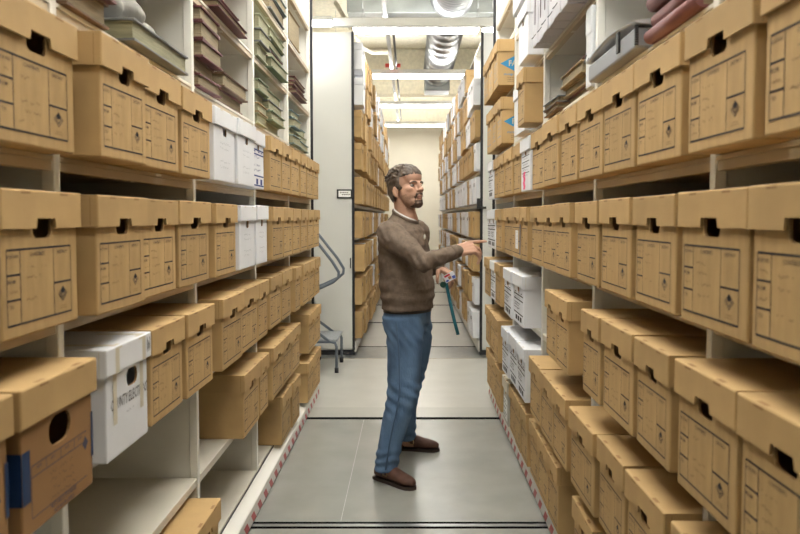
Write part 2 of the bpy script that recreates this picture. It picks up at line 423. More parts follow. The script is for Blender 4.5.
row('L', 0, [(2.25, 2.57, 'K', .705), (4.02, 4.36, 'K'), (4.365, 4.69, 'K'), (4.95, 5.28, 'K', .722), (5.29, 5.63, 'K', .722)], .737)
row('R', 4, [(0.93, 1.25, 'K'), (1.27, 1.588, 'K'), (1.622, 1.945, 'K'), (1.955, 2.28, 'K'), (2.285, 2.61, 'K'), (2.645, 2.935, 'K'), (2.94, 3.27, 'K'), (3.28, 3.625, 'K'), (3.68, 4.0, 'P'), (4.005, 4.275, 'K'), (4.28, 4.62, 'K'), (4.69, 4.965, 'K'), (4.97, 5.26, 'K'), (5.27, 5.6, 'D')], .617)
row('R', 3, [(0.93, 1.25, 'K'), (1.26, 1.588, 'K'), (1.622, 1.945, 'K'), (1.95, 2.28, 'K'), (2.285, 2.6, 'K'), (2.645, 2.92, 'K'), (2.925, 3.24, 'K'), (3.245, 3.58, 'K'), (3.665, 3.86, 'K'), (3.865, 4.22, 'S'), (4.225, 4.6, 'K'), (4.685, 5.0, 'K'), (5.01, 5.28, 'D'), (5.285, 5.56, 'D')], .608)
row('R', 2, [(0.96, 1.275, 'K'), (1.28, 1.588, 'K'), (1.622, 1.89, 'K'), (1.895, 2.21, 'K'), (2.215, 2.45, 'K'), (2.645, 2.88, 'K'), (2.885, 3.12, 'K'), (3.78, 4.13, 'D'), (4.135, 4.49, 'D'), (4.69, 5.01, 'K'), (5.02, 5.3, 'D'), (5.305, 5.62, 'K')], .602)
row('R', 1, [(1.27, 1.586, 'K'), (1.63, 1.935, 'K'), (1.945, 2.235, 'K'), (2.245, 2.59, 'K'), (2.656, 2.915, 'K'), (2.92, 3.205, 'K'), (3.215, 3.54, 'K'), (3.67, 3.95, 'D'), (3.955, 4.23, 'D'), (4.235, 4.51, 'D'), (4.69, 4.98, 'K'), (4.985, 5.28, 'K'), (5.285, 5.6, 'K')], .597)
row('R', 0, [(2.29, 2.6, 'K', 0.61), (2.87, 3.1, 'K'), (3.105, 3.36, 'K'), (3.365, 3.62, 'K'), (3.67, 3.88, 'K'), (3.885, 4.1, 'K'), (4.105, 4.375, 'K'), (4.385, 4.635, 'G'), (4.72, 5.0, 'K'), (5.005, 5.3, 'K'), (5.31, 5.62, 'K')], .615)
row('R', 5, [(3.6, 3.9, 'K', .585), (3.97, 4.35, 'W', .635), (4.62, 4.93, 'C', .60, 0, 1.08), (4.94, 5.24, 'C', .60, 0, 1.08), (5.25, 5.55, 'C', .60, 0, 1.08)], .6)
row('R', 6, [(3.6, 3.98, 'W', .60), (4.62, 4.96, 'C', .575, .033, 1.06), (4.97, 5.27, 'C', .575, .033, 1.06), (5.28, 5.56, 'C', .575, .033, 1.06)], .6)
row('R', 7, [(3.7, 4.25, 'W', .60)], .6)

# ------------------------------------------------------------------ near racks
def rack(side, xu, xtape, label):
    s = -1 if side == 'L' else 1
    t = thing('mobile_shelving_rack', label, 'shelving rack', (s*xu, U0, 0))
    n = 5
    back = s * .88
    def X(a, b): return (min(s*a, s*b), max(s*a, s*b))       # a, b measured away from the aisle
    for k in range(n + 1):
        bm = bmesh.new(); y = k*BAY
        box(bm, *X(0, .03), y-.014, y+.014, .10, 3.40, 0, .002)
        box(bm, *X(.03, .88), y-.006, y+.006, .10, 3.40, 0)
        obj('upright', bm, PAINT, t)
    first = {}; n_ = n; n = n*BAY
    for k in range(n_):
        for i, z in enumerate(LV):
            if i not in first:
                bm = bmesh.new()
                box(bm, *X(.004, .88), .015, BAY-.015, -.012, 0, 0)
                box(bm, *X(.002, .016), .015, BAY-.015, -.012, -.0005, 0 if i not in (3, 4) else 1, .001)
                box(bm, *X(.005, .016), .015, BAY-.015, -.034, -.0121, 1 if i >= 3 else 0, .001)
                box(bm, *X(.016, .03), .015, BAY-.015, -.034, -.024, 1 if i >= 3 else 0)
                box(bm, *X(.012, .03), .45, .475, -.036, -.030, 0)
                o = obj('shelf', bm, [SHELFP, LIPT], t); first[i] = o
            else:
                o = first[i].copy(); C.objects.link(o); o.parent = t
            o.location = (0, k*BAY, z + (.033 if side == 'R' and k == 4 and i == 6 else .055 if side == 'R' and k == 4 and i == 7 else 0))
    bm = bmesh.new(); box(bm, *X(.88, .886), 0, n, .10, 3.40); obj('back_panel', bm, PAINT, t)
    bm = bmesh.new(); box(bm, *X(-.004, .89), -.015, n + .015, 3.40, 3.42, 0, .003); obj('top_panel', bm, PAINT, t)
    # carriage: sloping ledge from the deck down to the kick plate
    dx = xtape - xu                                          # negative: stands out into the aisle
    bm = bmesh.new(); box(bm, *X(-.004, .0), 0, n, .119, .1225); obj('deck_gap', bm, DARK, t)
    bm = bmesh.new()
    pr = [(0, .118), (.88, .118), (.88, .012), (dx*s*0 + dx, .012), (dx, .088), (dx + .008, .094)] if side == 'L' else [(0, .118), (.88, .118), (.88, .012), (dx, .012), (dx, .088), (dx + .003, .094)]
    pa = [bm.verts.new((s*a, -.012, z)) for a, z in pr]; pb = [bm.verts.new((s*a, n + .012, z)) for a, z in pr]
    bm.faces.new(pa); bm.faces.new(list(reversed(pb)))
    for i in range(len(pr)):
        j = (i+1) % len(pr); bm.faces.new((pa[i], pb[i], pb[j], pa[j]))
    bmesh.ops.recalc_face_normals(bm, faces=bm.faces); obj('carriage', bm, PAINT, t)
    bm = bmesh.new(); quad(bm, [(s*(dx-.0012), 0, .014), (s*(dx-.0012), n, .014), (s*(dx-.0012), n, .062), (s*(dx-.0012), 0, .062)])
    obj('warning_tape', bm, TAPE, t)
    bm = bmesh.new(); box(bm, *X(dx+.01, dx+.03), 0, n, .0, .012); obj('floor_seal', bm, DARK, t)
    bm = bmesh.new(); box(bm, *X(-.02, .02), n+.016, n+.03, .03, 3.42, 0); obj('end_trim', bm, DARK, t)
    bm = bmesh.new(); box(bm, *X(.02, .886), n+.014, n+.020, .03, 3.42, 0); obj('end_panel', bm, PANEL, t)
    bm = bmesh.new(); box(bm, *X(-.035, .0), n+.006, n+.03, .12, .15, 0, .003); obj('bumper', bm, DARK, t)
    return t
rack('L', .805, .747, 'off-white shelving rack of ledgers and boxes beside the step stool')
rack('R', .69, .648, 'off-white shelving rack of boxes the man points at')

# ------------------------------------------------------------------ far racks
LF = [.17, .53, .885, 1.24, 1.604, 1.965, 2.305, 2.64, 3.01]
def far_box(kind, rnd):
    bm = bmesh.new(); white = kind != 'k'
    box(bm, -.38, -.004, -.152, .152, 0, .27, 0, .003); box(bm, -.385, 0, -.158, .158, .212, .286, 1, .003)
    if kind == 'k':
        rect(bm, -.12, .11, .165, .17, 2); rect(bm, -.12, .11, .022, .027, 2)
        for y in (-.12, -.07, .05, .108): rect(bm, y, y+.003, .025, .167, 2)
    elif kind == 'p':
        for z in (.15, .12, .09, .06, .03): rect(bm, -.11, .11*rnd.random(), z, z+.004, 2)
    elif kind == 'u':
        rect(bm, -.08, .08, .03, .12, 3)
    rect(bm, -.035, .035, .188, .225, 2, .0008)
    m = [WH if white else KR, WH if white else KRL, INKS, mat('blue_label', (.03, .12, .4), .6) if kind == 'u' else LABELW]
    return mesh_of('far_box', bm, m)
fr = random.Random(4)
FAR = {k: far_box(k, fr) for k in 'kwpu'}
def far_rack(side, x, label, kinds_fn, n_ind, rk):
    s = -1 if side == 'L' else 1
    Y0, Y1 = 7.38, 16.6
    t = thing('mobile_shelving_rack', label, 'shelving rack', (s*x, Y0, 0)); L_ = Y1 - Y0
    def X(a, b): return (min(s*a, s*b), max(s*a, s*b))
    bm = bmesh.new(); box(bm, *X(.004, .90), 0, .02, .06, 3.385, 0, .003); obj('end_panel', bm, PANEL, t)
    bm = bmesh.new(); box(bm, *X(-.014, .012), -.006, .03, .05, 3.39, 0, .002); obj('end_trim', bm, DARK, t)
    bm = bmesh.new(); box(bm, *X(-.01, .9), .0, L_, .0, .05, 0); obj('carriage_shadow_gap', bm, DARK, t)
    bm = bmesh.new(); box(bm, *X(-.026, .90), .021, L_, .03, .14, 0); obj('carriage', bm, PAINT, t)
    bm = bmesh.new(); box(bm, *X(.45, .456), .02, L_, .14, 3.365); obj('back_panel', bm, PAINT, t)
    bm = bmesh.new(); box(bm, *X(0, .03), L_-.03, L_, .14, 3.365); obj('upright', bm, PAINT, t)
    bm = bmesh.new(); box(bm, *X(.02, .45), .021, L_, 3.365, 3.385); obj('top_panel', bm, PAINT, t)
    for k in range(1, 9):
        bm = bmesh.new(); y = k*1.02 + .02; box(bm, *X(.01, .035), y-.012, y+.012, .14, 3.365); box(bm, *X(.035, .45), y-.004, y+.004, .14, 3.365); obj('upright', bm, PAINT, t)
    for z in LF:
        bm = bmesh.new(); box(bm, *X(.012, .45), .022, L_, z-.014, z); box(bm, *X(.008, .022), .022, L_, z-.036, z-.0005); obj('shelf', bm, PAINT, t)
    rest = []
    for i, z in enumerate(LF):
        for j in range(27):
            y = Y0 + .035 + 1.02*(j//3) + .328*(j % 3); wy = fr.uniform(.305, .326)
            kd = kinds_fn(i, j)
            if kd:
                ctr = (s*(x - (.105 if side == 'L' else .075) + fr.uniform(-.02, .02)), y + wy/2, z + .001)
                if j < n_ind:
                    o = bpy.data.objects.new('archive_box', FAR[kd]); C.objects.link(o)
                    o.location = ctr; o.rotation_euler = (0, 0, 0 if side == 'L' else math.pi); o.scale = (1, (wy-.008)/W, fr.uniform(.97, 1.0) if i < 8 else .98)
                    tag(o, '%s, %s along shelf %s, %s' % ({'k': 'small kraft box', 'w': 'small plain white box', 'p': 'small white box with printed lines', 'u': 'small white box with blue label'}[kd], ORD[j], ['one', 'two', 'three', 'four', 'five', 'six', 'seven', 'eight', 'nine'][i] + ' from below', rk), 'box', 'boxes on the ' + rk)
                else: rest.append((kd, ctr, (wy-.008)/W, s))
    return t, rest
def kl(i, j):
    if i >= 7: return 'w' if j < 2 else fr.choice('kkw')
    return fr.choice('kkkkkkkp')
def kr(i, j):
    if i == 8 and j < 4: return None
    if i in (3, 4): return fr.choice('wppppk') if j < 7 else fr.choice('kwwuk')
    if i in (0, 1, 2): return fr.choice('kkkkwp')
    return fr.choice('kkkwwpuk') if j else ('w' if i in (7, 5, 4) else 'k')
tl, r1 = far_rack('L', .60, 'far shelving rack with a small nameplate on its pale end panel', kl, 8, 'nameplate rack')
tr, r2 = far_rack('R', .754, 'far shelving rack of white and kraft boxes behind his pointing hand', kr, 10, 'rack behind his hand')
bm = bmesh.new(); cols = []
for kd, c, sc, s in r1 + r2:
    n0 = len(bm.faces)
    a = 0 if s < 0 else math.pi
    M = Matrix.Translation(Vector(c)) @ Matrix.Rotation(a, 4, 'Z') @ Matrix.Diagonal((1, sc, 1, 1))
    b0 = bmesh.new(); b0.from_mesh(FAR[kd]); b0.transform(M)
    tm = bpy.data.meshes.new('tmp'); b0.to_mesh(tm); b0.free()
    bm.from_mesh(tm); bpy.data.meshes.remove(tm); bm.faces.ensure_lookup_table()
    for f in bm.faces[n0:]:
        mi = f.material_index
        f.material_index = {0: 0 if kd == 'k' else 1, 1: 0 if kd == 'k' else 1, 2: 2, 3: 3}[mi]
o = obj('distant_archive_boxes', bm, [KR, WH, INKS, BLUG]); tag(o, 'many small kraft and white boxes filling the far ends of the distant shelves', 'boxes', kind='stuff')
# nameplate, handle and bracket screwed to the far panels
def fit(o, t):
    o.data.transform(Matrix.Translation(-t.location)); o.parent = t; return o
bm = bmesh.new(); box(bm, -.768, -.605, 7.362, 7.379, 1.66, 1.755, 0, .003); pl = fit(obj('nameplate', bm, BLK), tl)
bm = bmesh.new(); quad(bm, ((-.750, 7.3612, 1.675), (-.622, 7.3612, 1.675), (-.622, 7.3612, 1.740), (-.750, 7.3612, 1.740)))
for z, a, b in ((1.72, -.735, -.66), (1.70, -.715, -.64)):
    rr = random.Random(int(z*100)); x = a
    while x < b:
        w_ = rr.uniform(.008, .016); quad(bm, ((x, 7.3606, z-.005), (x+w_, 7.3606, z-.005), (x+w_, 7.3606, z+.005), (x, 7.3606, z+.005)), 1); x += w_ + .005
nc = fit(obj('name_card', bm, [LABELW, INKS]), tl); nc.parent = pl
bm = bmesh.new(); tube(bm, [(-.625, 7.37, 1.03), (-.625, 7.33, 1.03), (-.625, 7.33, .93), (-.625, 7.37, .93)], .006); fit(obj('pull_handle', bm, BLK), tl)
bm = bmesh.new(); box(bm, .70, .735, 7.34, 7.36, 1.56, 1.66, 0, .003); box(bm, .70, .80, 7.34, 7.365, 1.55, 1.575, 0, .003); fit(obj('catch_bracket', bm, BLK), tr)

# ------------------------------------------------------------------ room
def plane(x0, x1, y0, y1, z): bm = bmesh.new(); quad(bm, ((x0, y0, z), (x1, y0, z), (x1, y1, z), (x0, y1, z))); return bm
bm = bmesh.new(); box(bm, -3.2, 3.2, -2.6, 18.1, -.12, -.004); struct('floor', bm, FLOORT)
def fl(name, x0, x1, y0, y1, z0, z1, m): bm = bmesh.new(); box(bm, x0, x1, y0, y1, z0, z1); return struct(name, bm, m)
fl('floor_near', -3.2, 3.2, -2.6, 5.01, -.004, 0, FLOORM)
fl('floor_ramp', -3.2, 3.2, 5.06, 5.33, -.004, 0, mat('floor_strip_grey', (.36, .36, .325), .3, var=.05, nscale=5))
fl('floor_cross', -3.2, 3.2, 5.33, 7.19, -.004, 0, FLOORL)
fl('floor_strip', -3.2, 3.2, 7.19, 7.84, -.004, 0, STEELF)
k = 1
for y, w_ in ((3.228, .020), (3.278, .020), (1.43, .020), (1.48, .020), (5.01, .05)):
    fl('trim_%d' % k, -3.2, 3.2, y, y + w_, -.004, .0015, GROOVE); k += 1
fl('trim_%d' % k, -3.2, 3.2, 3.248, 3.278, -.004, .001, STEELF); k += 1
fl('trim_%d' % k, -3.2, 3.2, 7.19, 7.2, -.004, .001, mat('brass_edge', (.35, .27, .16), .4)); k += 1
for y in (7.84, 9.66, 11.6, 13.6, 15.3):
    fl('trim_%d' % k, -3.2, 3.2, y, y + .035, -.004, .001, GROOVE); k += 1
SEAMF = mat('floor_seam', (.33, .33, .305), .4)
for x in (-.335,):
    fl('trim_%d' % k, x, x + .0025, 3.31, 5.0, -.004, .0003, SEAMF); k += 1
bm = bmesh.new(); box(bm, -3.2, 3.2, 18, 18.12, 0, 4.6); struct('wall_back', bm, WALLM)
bm = bmesh.new(); box(bm, -3.2, 3.2, -2.72, -2.6, 0, 4.6); struct('wall_front', bm, WALLM)
bm = bmesh.new(); box(bm, -3.32, -3.2, -2.72, 18.12, 0, 4.6); struct('wall_left', bm, WALLM)
bm = bmesh.new(); box(bm, 3.2, 3.32, -2.72, 18.12, 0, 4.6); struct('wall_right', bm, WALLM)
bm = bmesh.new(); box(bm, -3.32, 3.32, -2.72, 18.12, 4.6, 4.75); struct('ceiling', bm, CEIL)
for i, (y, w_, z) in enumerate(((11.2, .35, 4.32), (13.2, .35, 4.15), (15.2, .35, 4.1), (17.5, .5, 3.75))):
    bm = bmesh.new(); box(bm, -3.2, 3.2, y, y + w_, z, 4.6, 0, .03, 2); struct('ceiling_beam_%d' % (i+1), bm, CEIL)

# light fixtures across the room
def fixture(y, x0, x1, label, z=3.6):
    t = thing('hanging_strip_light', label, 'strip light', (0, y, z), group='strip lights hung across the aisle')
    bm = bmesh.new(); box(bm, x0, x1, 0, .30, .015, .085, 0, .006); obj('housing', bm, HOUS, t)
    bm = bmesh.new(); box(bm, x0+.02, x1-.02, .02, .28, 0, .0145, 0); obj('diffuser', bm, LENS, t)
    bm = bmesh.new(); box(bm, x0+.1, x1-.1, .08, .22, .0855, .092, 0); obj('uplight_lens', bm, LENSU, t)
    for x in (x0 + .12, x1 - .02):
        bm = bmesh.new()
        for dx in (-.03, .03): tube(bm, [(x+dx, .15, .085), (x, .15, .25)], .003, 6)
        tube(bm, [(x, .15, .25), (x, .15, 1.0)], .003, 6); obj('hanger', bm, STRUT, t)
    return t
for y, lab in ((.7, 'added unseen strip light over the nearest boxes'), (3.5, 'added unseen strip light over the standing man'), (2.1, 'strip light hung over the near aisle before the man'), (4.95, 'strip light hung over the end of the near aisle'), (10.65, 'strip light crossing the far aisle, next past the grey duct'), (13.5, 'strip light crossing the far aisle, third past the man'), (16.4, 'strip light nearest the back wall')):  # nearest-boxes and standing-man lights are added, unseen, to brighten the near aisle
    fixture(y, -1.25, 1.3, lab)
fixture(8.0, -.66, .80, 'strip light below the grey duct, its lit underside showing', 3.60)
fixture(8.0, .83, 2.3, 'strip light below the grey duct, cut off by the rack the man faces', 3.60)
bm = bmesh.new(); box(bm, -2.9, 2.9, 7.2, 7.26, 3.40, 3.485, 0, .004)
o = obj('light_rail', bm, HOUS); tag(o, 'long pale grey track bar crossing above the far aisle entrance', 'rail')
for x0, x1, lab in ((-2.4, -.77, 'strip light under the grey track over the step stool'), (1.0, 2.6, 'strip light under the grey track, hidden past the rack the man faces')):
    t = thing('hanging_strip_light', lab, 'strip light', (0, 7.0, 3.37), group='strip lights hung across the aisle')
    bm = bmesh.new(); box(bm, x0, x1, 0, .12, .035, .075, 0, .004); obj('housing', bm, HOUS, t)
    bm = bmesh.new(); box(bm, x0+.01, x1-.01, .01, .11, 0, .0345, 0); obj('diffuser', bm, LENS, t)
    for x in (x0 + .1, x1 - .12):
        bm = bmesh.new(); box(bm, x, x + .04, .10, .20, .076, .09); box(bm, x, x+.04, .18, .1985, .03, .09); obj('bracket', bm, HOUS, t)

# ducts
bm = bmesh.new(); box(bm, -.74, 1.5, 8.35, 8.95, 3.86, 4.56, 0, .006)
for x in (-.74, .05, .8, 1.47): box(bm, x, x+.03, 8.33, 8.35, 3.86, 4.56, 0)
o = obj('supply_duct', bm, GALV); tag(o, 'large grey rectangular sheet metal duct under the ceiling', 'duct')
def round_duct(name, y0, y1, r, label, pitch, x=.485, z=4.02):
    bm = bmesh.new(); ring = []; y = y0
    n = int((y1 - y0) / pitch)
    for i in range(n):
        a = y0 + i*pitch
        for f, dr in ((0, 0), (.25, 0), (.35, .016), (.55, .016), (.65, 0)): ring.append(((x, a + f*pitch, z), (r + dr, 0, 0), (0, 0, r + dr)))
    ring.append(((x, y1, z), (r, 0, 0), (0, 0, r)))
    loft(bm, ring, 40, 0, True); o = obj(name, bm, SPIRAL); tag(o, label, 'duct'); return o
round_duct('corrugated_duct', 5.6, 8.34, .235, 'shiny corrugated round duct running into the grey duct', .085)
spd = round_duct('spiral_duct', 8.96, 12.6, .235, 'shiny round spiral duct beyond the grey duct', .32)
bm = bmesh.new(); box(bm, .26, .71, 12.62, 13.1, 3.72, 4.3, 0, .01); obj('end_box', bm, GALV, spd)
bm = bmesh.new(); box(bm, -.30, -.255, 5.6, 17.2, 3.72, 3.725); box(bm, -.30, -.295, 5.6, 17.2, 3.725, 3.77); box(bm, -.26, -.255, 5.6, 17.2, 3.725, 3.77)
strut = obj('strut_channel', bm, STRUT); tag(strut, 'long steel strut channel running under the ceiling along the aisle', 'strut')
bm = bmesh.new(); tube(bm, [(-.21, 8.6, 3.80), (-.21, 17, 3.80)], .016)
o = obj('conduit', bm, mat('dark_conduit', (.12, .12, .12), .5)); tag(o, 'thin dark conduit pipe beside the steel strut', 'pipe')
for i, x in enumerate((-.34, -.17)):
    bm = bmesh.new(); box(bm, x-.03, x+.03, 10.55, 10.6, 3.70, 3.75, 0, .004)
    obj('red_fitting', bm, REDP, strut)
bm = bmesh.new(); tube(bm, [(-.95, 9.1, 4.2), (-.75, 11.0, 4.1), (-.6, 11.15, 4.05), (-.3, 11.15, 4.05)], .03)
o = obj('cream_pipe', bm, CEIL); tag(o, 'cream painted pipe under the ceiling above the far rack with the nameplate', 'pipe')
# ------------------------------------------------------------------ ledgers and cases on the upper shelves
PAGE = mat('page_block', (.27, .215, .13), .85, var=.18, nscale=10, bump=.5, bscale=30, stretch=(1, 1, 14))
PAGEG = mat('greenish_page_block', (.29, .28, .18), .85, var=.15, nscale=10, bump=.5, bscale=30, stretch=(1, 1, 14))
CV = {'dark red': mat('dark_red_cloth', (.115, .028, .028), .55, var=.2, nscale=10), 'brown': mat('brown_leather', (.13, .07, .035), .6, var=.2, nscale=10),
      'green': mat('green_cloth', (.14, .19, .11), .6, var=.2, nscale=8), 'pale green': mat('pale_green_cloth', (.36, .38, .25), .6, var=.12),
      'blue green': mat('blue_green_cloth', (.15, .22, .22), .6, var=.15), 'grey': mat('slate_grey_cloth', (.16, .17, .18), .6, var=.15),
      'tan': mat('tan_cloth', (.30, .21, .10), .65, var=.12), 'rose': mat('faded_rose_cloth', (.19, .07, .065), .6, var=.15)}
def ledger(name_label, side, xf, y0, y1, z0, t, col, depth=.36, group=None, page=None, rot=0, spine_out=False):
    s = -1 if side == 'L' else 1
    b = thing('ledger', name_label, 'book', (s*xf, (y0+y1)/2, z0), (0 if side == 'L' else math.pi) + R(rot), group)
    w_ = (y1 - y0)/2; ct = min(.006, t*.16)
    bm = bmesh.new()
    if spine_out:
        n = 8; rings = []
        for yy in (-w_, w_):
            rings.append([(-.02 + .02*math.sin(math.pi*i/n), yy, t*(1-math.cos(math.pi*i/n))/2) for i in range(n+1)])
        lp = [[bm.verts.new(p) for p in r] for r in rings]
        for i in range(n): bm.faces.new((lp[0][i], lp[1][i], lp[1][i+1], lp[0][i+1])).smooth = True
        bm.faces.new(lp[0]); bm.faces.new(list(reversed(lp[1])))
        bmesh.ops.recalc_face_normals(bm, faces=bm.faces)
        box(bm, -depth, -.018, -w_, w_, 0, ct); box(bm, -depth, -.018, -w_, w_, t-ct, t)
    else:
        box(bm, -depth, 0, -w_, w_, 0, ct, 0, .0015); box(bm, -depth, 0, -w_, w_, t-ct, t, 0, .0015); box(bm, -depth, -depth+ct, -w_, w_, ct, t-ct)
        for yy in (-w_, w_-.03):                              # leather corners
            box(bm, -.03, .0006, yy-.0004, yy+.0304, -.0002, ct+.0004); box(bm, -.03, .0006, yy-.0004, yy+.0304, t-ct-.0004, t+.0003)
    obj('cover', bm, CV[col], b)
    bm = bmesh.new(); box(bm, -depth+ct, -.020 if spine_out else -.008, -w_+.008, w_-.008, ct, t-ct); obj('page_block', bm, page or PAGE, b)
    return b
brk = random.Random(21)
def stack(side, lvl, y0, y1, vols, xf, where, depth=.36, spine_out=False, page=None):
    z = LV[lvl] + .001; n = len(vols)
    for i, (t, col) in enumerate(vols):
        a, c = brk.uniform(-.012, .012), brk.uniform(-.025, .02)
        pos = 'only ledger' if n == 1 else 'bottom ledger' if i == 0 else 'top ledger' if i == n-1 else ORD[i] + ' ledger up'
        ledger('%s %s in stack %s' % (col, pos, where), side, xf + c, y0 + a*.5, y1 + a*.5, z, t, col, depth, 'ledgers ' + where, page, brk.uniform(-1.8, 1.8) if y1 - y0 < .36 and not spine_out else brk.uniform(-1, 1), spine_out)
        z += t + .0012
dr, br, gr, pg, bg, gy, tn, ro = 'dark red', 'brown', 'green', 'pale green', 'blue green', 'grey', 'tan', 'rose'
stack('L', 5, 1.64, 1.87, [(.065, br), (.07, dr), (.06, br), (.05, dr)], .785, 'before the grey cloth bundle')
stack('L', 5, 1.97, 2.46, [(.062, gy)], .79, 'below the grey cloth bundle', page=PAGEG)
stack('L', 5, 2.66, 2.93, [(.05, dr), (.06, br), (.065, dr), (.065, dr), (.055, dr)], .80, 'next to the dark red pair')
stack('L', 5, 2.99, 3.42, [(.06, dr), (.062, br)], .795, 'over the plain white boxes')
stack('L', 6, 2.84, 3.36, [(.03, dr), (.028, br), (.03, dr)], .79, 'on the shelf over the dark red pair')
stack('L', 5, 3.67, 3.92, [(.055, pg), (.05, tn), (.06, gy), (.06, gr)], .79, 'of greens on the lower shelf, first of two', page=PAGEG)
stack('L', 5, 3.96, 4.36, [(.05, pg), (.055, gr), (.06, gy), (.06, gr)], .79, 'of greens on the lower shelf, second of two', page=PAGEG)
stack('L', 6, 3.685, 3.94, [(.07, pg), (.07, gy), (.075, pg)], .79, 'of greens on the upper shelf, first of two', page=PAGEG)
stack('L', 6, 3.98, 4.45, [(.06, gr), (.06, dr), (.05, gr), (.05, pg)], .79, 'of greens on the upper shelf, second of two', page=PAGEG)
stack('L', 7, 4.02, 4.5, [(.075, gy), (.06, bg)], .79, 'touching the top of the picture')
stack('L', 5, 4.70, 4.98, [(.06, bg), (.05, pg), (.06, bg), (.05, bg)], .79, 'of blue greens by rack end, first of two', page=PAGEG)
stack('L', 5, 5.03, 5.45, [(.05, bg), (.055, pg), (.055, bg)], .79, 'of blue greens by rack end, second of two', page=PAGEG)
stack('L', 6, 4.78, 5.25, [(.026, dr), (.026, br), (.026, dr), (.03, dr)], .79, 'of thin reds by the rack end')
stack('L', 7, 4.74, 5.15, [(.19, tn)], .79, 'high up by the rack end')
stack('R', 5, 2.78, 3.16, [(.035, dr), (.04, tn), (.05, tn), (.028, ro)], .685, 'beside the upright grey case')
stack('R', 5, 3.20, 3.52, [(.03, br), (.03, gy)], .685, 'far from the upright grey case')
stack('R', 5, 1.66, 2.02, [(.04, ro), (.046, ro), (.046, ro)], .685, 'with rounded spines beside the grey case', spine_out=True)
# grey cloth bundle on the pale green ledger
bm = bmesh.new()
for x, y, z, r in ((-.94, 2.05, 2.085, (.11, .10, .045)), (-.94, 2.2, 2.10, (.115, .13, .055)), (-.95, 2.36, 2.08, (.10, .09, .04)), (-.96, 2.2, 2.055, (.10, .2, .033))): ball(bm, (x, y, z), r)
o = fuse('cloth_bundle', bm, .01, 6, mat('grey_cloth', (.33, .32, .29), .9, var=.1, bump=.4, bscale=30), None, lambda c, n: c + n * (.006*noise.noise(c*14)))
lo = min(v.co.z for v in o.data.vertices)
for v in o.data.vertices: v.co.z += LV[5] + .001 + .0635 - lo
tag(o, 'soft grey cloth bundle lying on a wide grey ledger', 'bundle')
# grey cases and binders on the rack the man faces
GC = mat('grey_case', (.62, .64, .66), .55, var=.04); GCD = mat('grey_case_dark', (.27, .28, .30), .6)
t = thing('document_case', 'upright grey document case beside the rack upright and the flat ledgers', 'document case', (.68, 2.70, LV[5] + .001), math.pi)
bm = bmesh.new(); box(bm, -.26, 0, -.042, .042, 0, .30, 0, .006, 2); obj('case_body', bm, GC, t)
bm = bmesh.new(); box(bm, -.20, .002, -.044, .044, .20, .303, 0, .006, 2); obj('case_flap', bm, GC, t)
bm = bmesh.new(); tube(bm, [(.003, -.02, .13), (.012, -.01, .10), (.012, .01, .09), (.003, .02, .11)], .002, 6); obj('tie_string', bm, BLK, t)
t = thing('document_case', 'flat grey document case with curved pale strap behind the rose ledgers', 'document case', (.655, 2.33, LV[5] + .001), math.pi)
bm = bmesh.new(); box(bm, -.34, 0, -.27, .27, 0, .062, 0, .008, 2); obj('case_body', bm, GCD, t)
bm = bmesh.new(); rings = []
for i in range(13):
    a = i/12; y = -.28 + .56*a; z = .074 + .022*math.sin(a*math.pi); rings.append(((-.17, y, z), (.178, 0, 0), (0, 0, .011)))
loft(bm, rings, 16); obj('case_lid', bm, GC, t)
bm = bmesh.new(); box(bm, .001, .008, .10, .125, .02, .085, 0, .002); obj('strap', bm, BLK, t)
bm = bmesh.new()
for k in range(9): box(bm, -.005, .006, .276, .283, .006 + k*.0066, .010 + k*.0066, 0)
obj('ribbed_edge', bm, BLK, t)
BN = mat('binder_lavender', (.50, .49, .52), .55, var=.04)
for i in range(7):
    y = 2.68 + i*.125
    t = thing('box_file', 'pale lavender grey box file with a dark finger slot, %s along its shelf' % ORD[i], 'box file', (.615 + .004*(i % 2), y + .058, LV[6] + .001), math.pi, 'box files over the flat ledgers')
    bm = bmesh.new(); box(bm, -.33, 0, -.057, .057, 0, .295, 0, .004, 2); obj('file_body', bm, BN, t)
    bm = bmesh.new()
    lp = [bm.verts.new((.0012, a, .185 + b_)) for a, b_ in rrect(.026, .17, .012)]; bm.faces.new(lp); obj('finger_slot', bm, mat('slot_dark', (.05, .03, .03), .8) if i == 0 else bpy.data.materials['slot_dark'], t)
    bm = bmesh.new(); tube(bm, [(.002, -.02, .05), (.016, -.005, .035), (.016, .02, .03), (.002, .03, .05)], .0018, 6); obj('tie_string', bm, BLK, t)

# ------------------------------------------------------------------ step stool with handrail in the cross aisle
t = thing('step_stool', 'grey rolling step stool with curved tube handrails beside the rack end', 'step stool', (-.965, 6.76, 0))
def at(px): return px
for y in (-.24, .24):
    bm = bmesh.new(); tube(bm, [(.275, y, .02), (.275, y, .25), (.262, y, .285), (.22, y, .295), (-.05, y, .295)], .014); tube(bm, [(.275, y, .002), (.275, y, .05)], .019, 12, 1)
    obj('leg', bm, [GREYM, DARK], t)
    bm = bmesh.new(); tube(bm, [(-.45, y, .02), (-.45, y, .50), (-.40, y, .72), (-.1, y, .53), (.22, y, .29)], .014)
    obj('brace', bm, GREYM, t)
    bm = bmesh.new(); tube(bm, [(-.45, y, .5), (-.42, y, .66), (-.18, y, .70), (.10, y, .79), (.25, y, .86), (.295, y, .90), (.30, y, .95), (.24, y, 1.05), (.10, y, 1.23), (-.04, y, 1.40), (-.3, y, 1.5), (-.45, y, 1.45), (-.45, y, .5)], .014)
    obj('handrail', bm, GREYM, t)
    bm = bmesh.new(); tube(bm, [(.02, y-.012, .05), (.02, y+.012, .05)], .05, 18); obj('wheel', bm, DARK, t)
